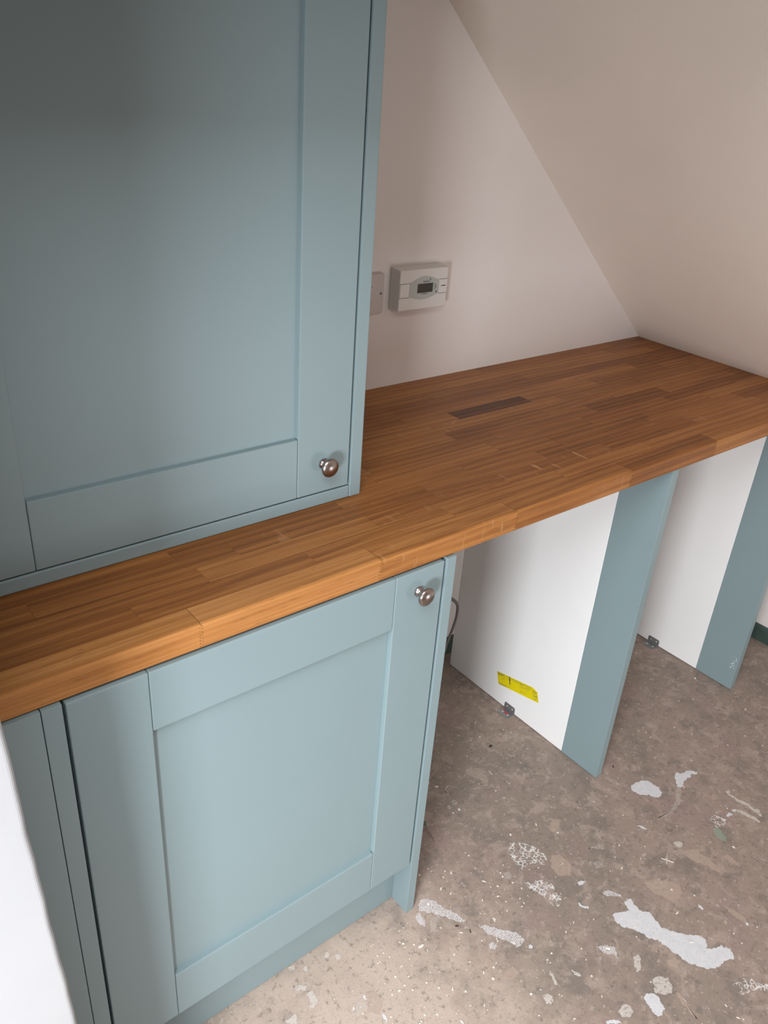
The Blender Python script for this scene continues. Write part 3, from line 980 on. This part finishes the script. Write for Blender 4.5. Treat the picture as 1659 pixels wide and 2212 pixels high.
# ------------------------------------------------------------------ marks and litter on the floor
STAINS = [
    ('white', [(1.333, -0.075), (1.346, -0.066), (1.369, -0.067), (1.389, -0.075), (1.397, -0.087), (1.397, -0.101), (1.401, -0.111), (1.39, -0.127), (1.382, -0.131), (1.364, -0.127), (1.358, -0.111), (1.343, -0.101), (1.337, -0.087)]),
    ('white', [(1.47, -0.111), (1.484, -0.109), (1.497, -0.119), (1.517, -0.121), (1.523, -0.126), (1.533, -0.139), (1.525, -0.142), (1.513, -0.136), (1.499, -0.138), (1.483, -0.135), (1.463, -0.142), (1.449, -0.145), (1.443, -0.138), (1.455, -0.125)]),
    ('faint', [(1.44, -0.138), (1.446, -0.144), (1.429, -0.159), (1.403, -0.173), (1.372, -0.18), (1.34, -0.178), (1.311, -0.169), (1.331, -0.171), (1.358, -0.173), (1.386, -0.168), (1.41, -0.155)]),
    ('pale', [(1.529, -0.224), (1.549, -0.22), (1.536, -0.233), (1.536, -0.25), (1.543, -0.268), (1.543, -0.278), (1.541, -0.295), (1.548, -0.302), (1.535, -0.32), (1.531, -0.315), (1.534, -0.298), (1.534, -0.276), (1.528, -0.257), (1.529, -0.237)]),
    ('pale', [(1.499, -0.268), (1.509, -0.281), (1.517, -0.305), (1.517, -0.324), (1.509, -0.326), (1.507, -0.307), (1.499, -0.284)]),
    ('green', [(1.395, -0.268), (1.407, -0.27), (1.411, -0.277), (1.402, -0.29), (1.399, -0.303), (1.39, -0.307), (1.383, -0.297), (1.383, -0.285)]),
    ('rings', [(1.415, -0.248), (1.439, -0.241), (1.443, -0.253), (1.45, -0.271), (1.429, -0.282), (1.41, -0.279), (1.408, -0.265)]),
    ('white', [(1.458, -0.263), (1.478, -0.264), (1.477, -0.273), (1.462, -0.27)]),
    ('white', [(1.488, -0.264), (1.498, -0.265), (1.499, -0.27), (1.491, -0.271)]),
    ('pale', [(1.278, -0.236), (1.292, -0.238), (1.296, -0.246), (1.288, -0.254), (1.277, -0.249)]),
    ('white', [(1.25, -0.152), (1.257, -0.158), (1.262, -0.172), (1.258, -0.174), (1.253, -0.163)]),
    ('peach', [(1.485, -0.205), (1.5, -0.207), (1.501, -0.216), (1.489, -0.222), (1.478, -0.217)]),
    ('faint', [(1.075, -0.158), (1.09, -0.16), (1.095, -0.172), (1.082, -0.179), (1.07, -0.17)]),
    ('faint', [(1.095, -0.123), (1.117, -0.131), (1.135, -0.138), (1.135, -0.146), (1.124, -0.147), (1.112, -0.136)]),
    ('peach', [(1.279, -0.264), (1.303, -0.274), (1.31, -0.303), (1.308, -0.329), (1.302, -0.347), (1.294, -0.343), (1.285, -0.316), (1.272, -0.287)]),
    ('peach', [(1.343, -0.324), (1.358, -0.329), (1.357, -0.356), (1.351, -0.365), (1.341, -0.348)]),
    ('white', [(1.004, -0.268), (1.016, -0.268), (1.041, -0.283), (1.052, -0.263), (1.069, -0.266), (1.066, -0.28), (1.062, -0.295), (1.077, -0.312), (1.07, -0.331), (1.067, -0.345), (1.078, -0.37), (1.094, -0.39), (1.118, -0.408), (1.116, -0.423), (1.102, -0.432), (1.12, -0.445), (1.133, -0.446), (1.141, -0.459), (1.137, -0.474), (1.127, -0.479), (1.11, -0.47), (1.091, -0.471), (1.065, -0.46), (1.052, -0.444), (1.042, -0.423), (1.04, -0.403), (1.037, -0.385), (1.035, -0.361), (1.022, -0.347), (1.02, -0.328), (1.011, -0.311), (0.998, -0.297), (0.996, -0.286)]),
    ('white', [(0.906, -0.417), (0.921, -0.414), (0.932, -0.424), (0.933, -0.432), (0.925, -0.443), (0.923, -0.453), (0.913, -0.454), (0.907, -0.459), (0.898, -0.454), (0.898, -0.443), (0.903, -0.43)]),
    ('pale', [(0.954, -0.404), (0.968, -0.407), (0.979, -0.422), (0.974, -0.436), (0.96, -0.443), (0.944, -0.437), (0.935, -0.422), (0.946, -0.413)]),
    ('pale', [(0.844, -0.403), (0.864, -0.4), (0.872, -0.41), (0.868, -0.421), (0.852, -0.422), (0.841, -0.414)]),
    ('pale', [(0.959, -0.353), (0.978, -0.355), (0.966, -0.368), (0.951, -0.378), (0.94, -0.376), (0.948, -0.364)]),
    ('rings', [(1.076, -0.508), (1.099, -0.513), (1.117, -0.52), (1.125, -0.541), (1.134, -0.55), (1.121, -0.558), (1.106, -0.541), (1.084, -0.534), (1.072, -0.531), (1.071, -0.519)]),
    ('powder', [(0.92, -0.294), (0.934, -0.301), (0.947, -0.317), (0.93, -0.336), (0.933, -0.325), (0.919, -0.312)]),
    ('powder', [(1.032, -0.218), (1.048, -0.225), (1.062, -0.249), (1.057, -0.251), (1.043, -0.238), (1.03, -0.229)]),
    ('white', [(0.968, -0.204), (0.968, -0.211), (0.973, -0.22), (0.978, -0.224), (0.974, -0.227), (0.966, -0.219), (0.963, -0.21)]),
    ('white', [(1.006, -0.171), (1.016, -0.172), (1.025, -0.179), (1.019, -0.18), (1.004, -0.177)]),
    ('white', [(1.18, -0.364), (1.183, -0.369), (1.181, -0.377), (1.176, -0.376), (1.175, -0.369)]),
    ('white', [(1.225, -0.45), (1.231, -0.452), (1.229, -0.457), (1.223, -0.458), (1.221, -0.454)]),
    ('peach', [(1.126, -0.259), (1.144, -0.264), (1.176, -0.283), (1.191, -0.309), (1.177, -0.328), (1.141, -0.33), (1.132, -0.306), (1.125, -0.287)]),
    ('white', [(0.838, -0.3), (0.841, -0.306), (0.841, -0.315), (0.836, -0.311), (0.832, -0.305)]),
    ('pale', [(0.964, -0.46), (0.972, -0.464), (0.97, -0.473), (0.961, -0.476), (0.96, -0.469)]),
    ('peach', [(0.969, -0.444), (0.971, -0.457), (0.963, -0.49), (0.956, -0.505), (0.955, -0.49), (0.96, -0.469)]),
    ('peach', [(1.013, -0.399), (1.029, -0.405), (1.034, -0.417), (1.016, -0.419), (1.006, -0.409)]),
    ('peach', [(1.226, -0.395), (1.233, -0.411), (1.236, -0.448), (1.226, -0.451), (1.219, -0.425)]),
    ('white', [(0.809, -0.4), (0.823, -0.406), (0.833, -0.418), (0.831, -0.422), (0.807, -0.404)]),
    ('powder', [(0.684, -0.001), (0.701, 0.0), (0.713, -0.012), (0.718, -0.034), (0.73, -0.063), (0.739, -0.092), (0.727, -0.087), (0.711, -0.063), (0.695, -0.042), (0.683, -0.028), (0.674, -0.015)]),
    ('powder', [(0.656, -0.023), (0.67, -0.02), (0.67, -0.035), (0.66, -0.051), (0.653, -0.041)]),
    ('faint', [(0.679, -0.046), (0.694, -0.044), (0.703, -0.051), (0.694, -0.057), (0.682, -0.057), (0.674, -0.073), (0.661, -0.076), (0.666, -0.064)]),
    ('powder', [(0.752, -0.115), (0.766, -0.127), (0.78, -0.147), (0.799, -0.167), (0.807, -0.181), (0.807, -0.194), (0.793, -0.2), (0.783, -0.195), (0.778, -0.18), (0.766, -0.16), (0.754, -0.139)]),
    ('white', [(0.804, -0.208), (0.81, -0.209), (0.81, -0.215), (0.804, -0.216), (0.801, -0.212)]),
    ('powder', [(0.739, -0.156), (0.75, -0.16), (0.751, -0.171), (0.743, -0.173), (0.736, -0.164)]),
    ('rings', [(0.943, -0.017), (0.965, -0.012), (0.984, -0.023), (0.996, -0.044), (1.004, -0.064), (0.999, -0.087), (0.978, -0.099), (0.973, -0.082), (0.949, -0.073), (0.926, -0.077), (0.929, -0.057), (0.933, -0.033)]),
    ('rings', [(0.907, -0.1), (0.945, -0.12), (0.956, -0.143), (0.946, -0.173), (0.925, -0.187), (0.914, -0.176), (0.916, -0.149), (0.907, -0.121)]),
    ('peach', [(0.661, -0.097), (0.675, -0.103), (0.674, -0.119), (0.665, -0.12), (0.658, -0.104)]),
    ('peach', [(0.598, -0.192), (0.618, -0.193), (0.624, -0.206), (0.608, -0.226), (0.614, -0.238), (0.591, -0.226), (0.589, -0.206)]),
    ('peach', [(1.011, -0.088), (1.031, -0.099), (1.03, -0.135), (1.01, -0.149), (0.985, -0.135), (0.988, -0.109)]),
    ('peach', [(1.093, -0.017), (1.111, -0.034), (1.069, -0.049), (1.065, -0.038)]),
    ('peach', [(0.744, -0.219), (0.748, -0.236), (0.727, -0.24), (0.709, -0.225), (0.726, -0.217)]),
    ('peach', [(0.722, -0.165), (0.728, -0.172), (0.718, -0.185), (0.718, -0.2), (0.708, -0.207), (0.703, -0.197), (0.708, -0.179)]),
    ('faint', [(0.93, 0.164), (0.94, 0.163), (0.941, 0.152), (0.932, 0.147), (0.926, 0.154)]),
    ('faint', [(0.912, 0.16), (0.92, 0.157), (0.918, 0.145), (0.911, 0.146), (0.909, 0.153)]),
    ('white', [(0.928, 0.136), (0.932, 0.135), (0.932, 0.13), (0.927, 0.13), (0.925, 0.132)]),
    ('pale', [(0.749, -0.297), (0.76, -0.296), (0.76, -0.313), (0.75, -0.316), (0.744, -0.307)]),
    ('pale', [(0.798, -0.267), (0.8, -0.271), (0.791, -0.298), (0.787, -0.297), (0.79, -0.281)]),
    ('faint', [(0.89, -0.056), (0.9, -0.06), (0.898, -0.073), (0.887, -0.076), (0.879, -0.067)]),
    ('pale', [(0.836, -0.294), (0.839, -0.303), (0.841, -0.315), (0.834, -0.31)]),
    ('white', [(1.005, -0.171), (1.017, -0.172), (1.018, -0.177), (1.011, -0.18), (1.001, -0.177)]),
    ('pale', [(0.384, -0.023), (0.396, -0.026), (0.393, -0.045), (0.381, -0.054), (0.374, -0.047), (0.383, -0.037)]),
    ('pale', [(0.37, 0.005), (0.386, -0.002), (0.393, -0.013), (0.385, -0.016), (0.373, -0.004)]),
    ('pale', [(0.383, 0.043), (0.396, 0.037), (0.393, 0.029), (0.383, 0.034)]),
    ('pale', [(0.408, 0.023), (0.416, 0.021), (0.409, 0.011), (0.404, 0.014)]),
    ('pale', [(0.324, -0.044), (0.34, -0.043), (0.347, -0.044), (0.342, -0.06), (0.324, -0.049)]),
    ('faint', [(0.435, -0.097), (0.456, -0.094), (0.47, -0.104), (0.467, -0.111), (0.449, -0.115), (0.43, -0.109)]),
    ('white', [(0.469, -0.088), (0.472, -0.094), (0.472, -0.104), (0.468, -0.104), (0.467, -0.096)]),
    ('white', [(0.477, -0.138), (0.479, -0.141), (0.476, -0.156), (0.473, -0.156), (0.475, -0.145)]),
    ('peach', [(0.476, -0.087), (0.491, -0.096), (0.495, -0.119), (0.472, -0.136), (0.458, -0.122), (0.466, -0.104)]),
    ('pale', [(0.472, 0.008), (0.482, 0.004), (0.479, -0.004), (0.47, -0.001)]),
    ('pale', [(0.46, 0.023), (0.466, 0.021), (0.457, 0.012), (0.455, 0.015)]),
]


rj = random.Random(5)
for idx, (kd, pts) in enumerate(STAINS):
    ctr = Vector((sum(p[0] for p in pts) / len(pts), sum(p[1] for p in pts) / len(pts)))
    out = []
    n = len(pts)
    for i in range(n):
        a, b = Vector(pts[i]), Vector(pts[(i + 1) % n])
        L = (b - a).length
        st = max(1, int(L / .0025))
        nrm = Vector((-(b - a).y, (b - a).x)).normalized() if L > 0 else Vector((0, 0))
        for q_ in range(st):
            q3 = a.lerp(b, q_ / st)
            wob = .0016 * math.sin(q3.x * 310 + idx) * math.cos(q3.y * 270 - idx) * min(1.0, L / .012)
            out.append(q3 + nrm * (rj.gauss(0, .0008) + wob))
    bm = bmesh.new()
    add_prism(bm, [(v.x, v.y) for v in out], 0.00005, .00022 + idx * 4e-6)
    o = from_bm('paint_stain', bm, M_stain[kd], floor)
    o['label'] = {'white': 'splash of white paint on the floor', 'powder': 'smear of white plaster dust on the floor',
                  'pale': 'pale dried filler mark on the floor', 'faint': 'faint pale mark on the floor', 'peach': 'peach-coloured scuff on the floor',
                  'green': 'pale green paint mark on the floor', 'rings': 'honeycomb of white paint rings on the floor'}[kd]

# plaster crumbs scattered over the floor, too many to count
bm = bmesh.new()
for k in range(520):
    if k < 330:
        x, y = rj.gauss(.62, .22), rj.gauss(-.12, .16)
    else:
        x, y = rj.uniform(.4, 1.9), rj.uniform(-.6, .45)
    if y > -.012 and x < .675 or x < .1:
        continue
    if abs(x - 1.30) < .02 and y > 0 or abs(x - 1.928) < .02 and y > -.02:
        continue
    s = min(.0032, abs(rj.gauss(0, .0010)) + .0006)
    asp = rj.choice([1, 1, 1, 1.6, 2.6])
    ang = rj.uniform(0, math.pi)
    ca, sa = math.cos(ang), math.sin(ang)
    pts = []
    nn = rj.choice([4, 5, 6])
    for q_ in range(nn):
        a = 2 * math.pi * q_ / nn + rj.uniform(-.25, .25)
        u, v = s * asp * math.cos(a), s * math.sin(a)
        pts.append((x + u * ca - v * sa, y + u * sa + v * ca))
    add_prism(bm, pts, .0003, .0003 + s * rj.uniform(.25, .6))
cr = from_bm('plaster_crumbs', bm, M_crumb)
props(cr, 'scattered white plaster crumbs over the bare floor', 'crumbs', kind='stuff')


def flake(name, pts, z0, mat, label, cat, th_=.0005, curl=.002):
    """small curled flake lying on the floor"""
    bm = bmesh.new()
    c = Vector((sum(p[0] for p in pts) / len(pts), sum(p[1] for p in pts) / len(pts)))
    top = [bm.verts.new((x, y, z0 + curl * ((Vector((x, y)) - c).length / .012) ** 2 * (.5 + .5 * math.sin(i * 2.3)))) for i, (x, y) in enumerate(pts)]
    low = [bm.verts.new((v.co.x, v.co.y, v.co.z - th_)) for v in top]
    ct, cl = bm.verts.new((c.x, c.y, z0)), bm.verts.new((c.x, c.y, z0 - th_))
    n = len(pts)
    for i in range(n):
        j = (i + 1) % n
        bm.faces.new((top[i], top[j], ct))
        bm.faces.new((low[j], low[i], cl))
        bm.faces.new((low[i], low[j], top[j], top[i]))
    bmesh.ops.recalc_face_normals(bm, faces=bm.faces[:])
    return props(from_bm(name, bm, mat), label, cat)


def blob(x, y, rx, ry, ang, n=9, seed=1):
    r_ = random.Random(seed)
    ca, sa = math.cos(ang), math.sin(ang)
    o = []
    for q_ in range(n):
        a = 2 * math.pi * q_ / n
        k_ = r_.uniform(.6, 1.15)
        u, v = rx * k_ * math.cos(a), ry * k_ * math.sin(a)
        o.append((x + u * ca - v * sa, y + u * sa + v * ca))
    return o


flake('leaf_fragment', blob(1.146, .241, .0075, .0045, .3, 9, 3), .0007, M_brownleaf, 'dark dead leaf fragment on the floor near the yellow-stickered board', 'leaf')
flake('bark_fragment', blob(.714, -.089, .0055, .0022, -.5, 9, 4), .0007, simple('red_brown_bark', (.10, .045, .03), .8), 'red-brown scrap on the floor between two plaster dust smears', 'scrap')
flake('thin_scrap', blob(.729, -.114, .005, .0012, 1.2, 8, 5), .0007, M_brownleaf, 'thin dark sliver on the floor beside the red-brown scrap', 'scrap')
flake('dark_scrap', blob(1.361, .002, .005, .0018, .9, 8, 6), .0007, M_brownleaf, 'small dark curl on the floor right of the stickered board', 'scrap')
# green leaf with its stalk beside the base cabinet's end panel
lf = empty('leaf_sprig', (.822, .125, 0), 'small green leaf on a stalk on the floor beside the cabinet end panel', 'leaf')
bm = bmesh.new()
pts = blob(.832, .150, .010, .0065, 1.0, 10, 8)
add_prism(bm, pts, .0006, .0012)
from_bm('leaf_blade', bm, M_leaf, lf)
bm = bmesh.new()
add_tube(bm, catmull([(.829, .141, .0014), (.824, .128, .0022), (.821, .112, .0018), (.817, .097, .0012)], 5), .0008, 6)
from_bm('stalk', bm, M_twig, lf)
# pale curl of dried paint
bm = bmesh.new()
add_tube(bm, catmull([(.9585, .2035, .0018), (.951, .201, .0028), (.944, .197, .0022), (.943, .190, .0018), (.9375, .181, .0016)], 6), .0013, 8, .6)
props(from_bm('paint_curl', bm, simple('dried_paint_curl', (.50, .42, .36), .7)), 'pale curl of dried paint on the floor in the cabinet shadow', 'paint curl')
# crossed white splinters
cs = empty('crossed_splinters', (1.224, -.255, 0), 'two crossed pale splinters on the floor beyond the white paint splash', 'splinters')
M_spl = simple('pale_splinter', (.68, .61, .53), .7)
bm = bmesh.new()
add_tube(bm, [(1.217, -.244, .0013), (1.224, -.256, .0013), (1.231, -.268, .0013)], .0012, 6)
from_bm('splinter', bm, M_spl, cs)
bm = bmesh.new()
add_tube(bm, [(1.238, -.245, .0016), (1.226, -.2525, .0033), (1.214, -.260, .0016)], .0010, 6)
from_bm('splinter', bm, M_spl, cs)
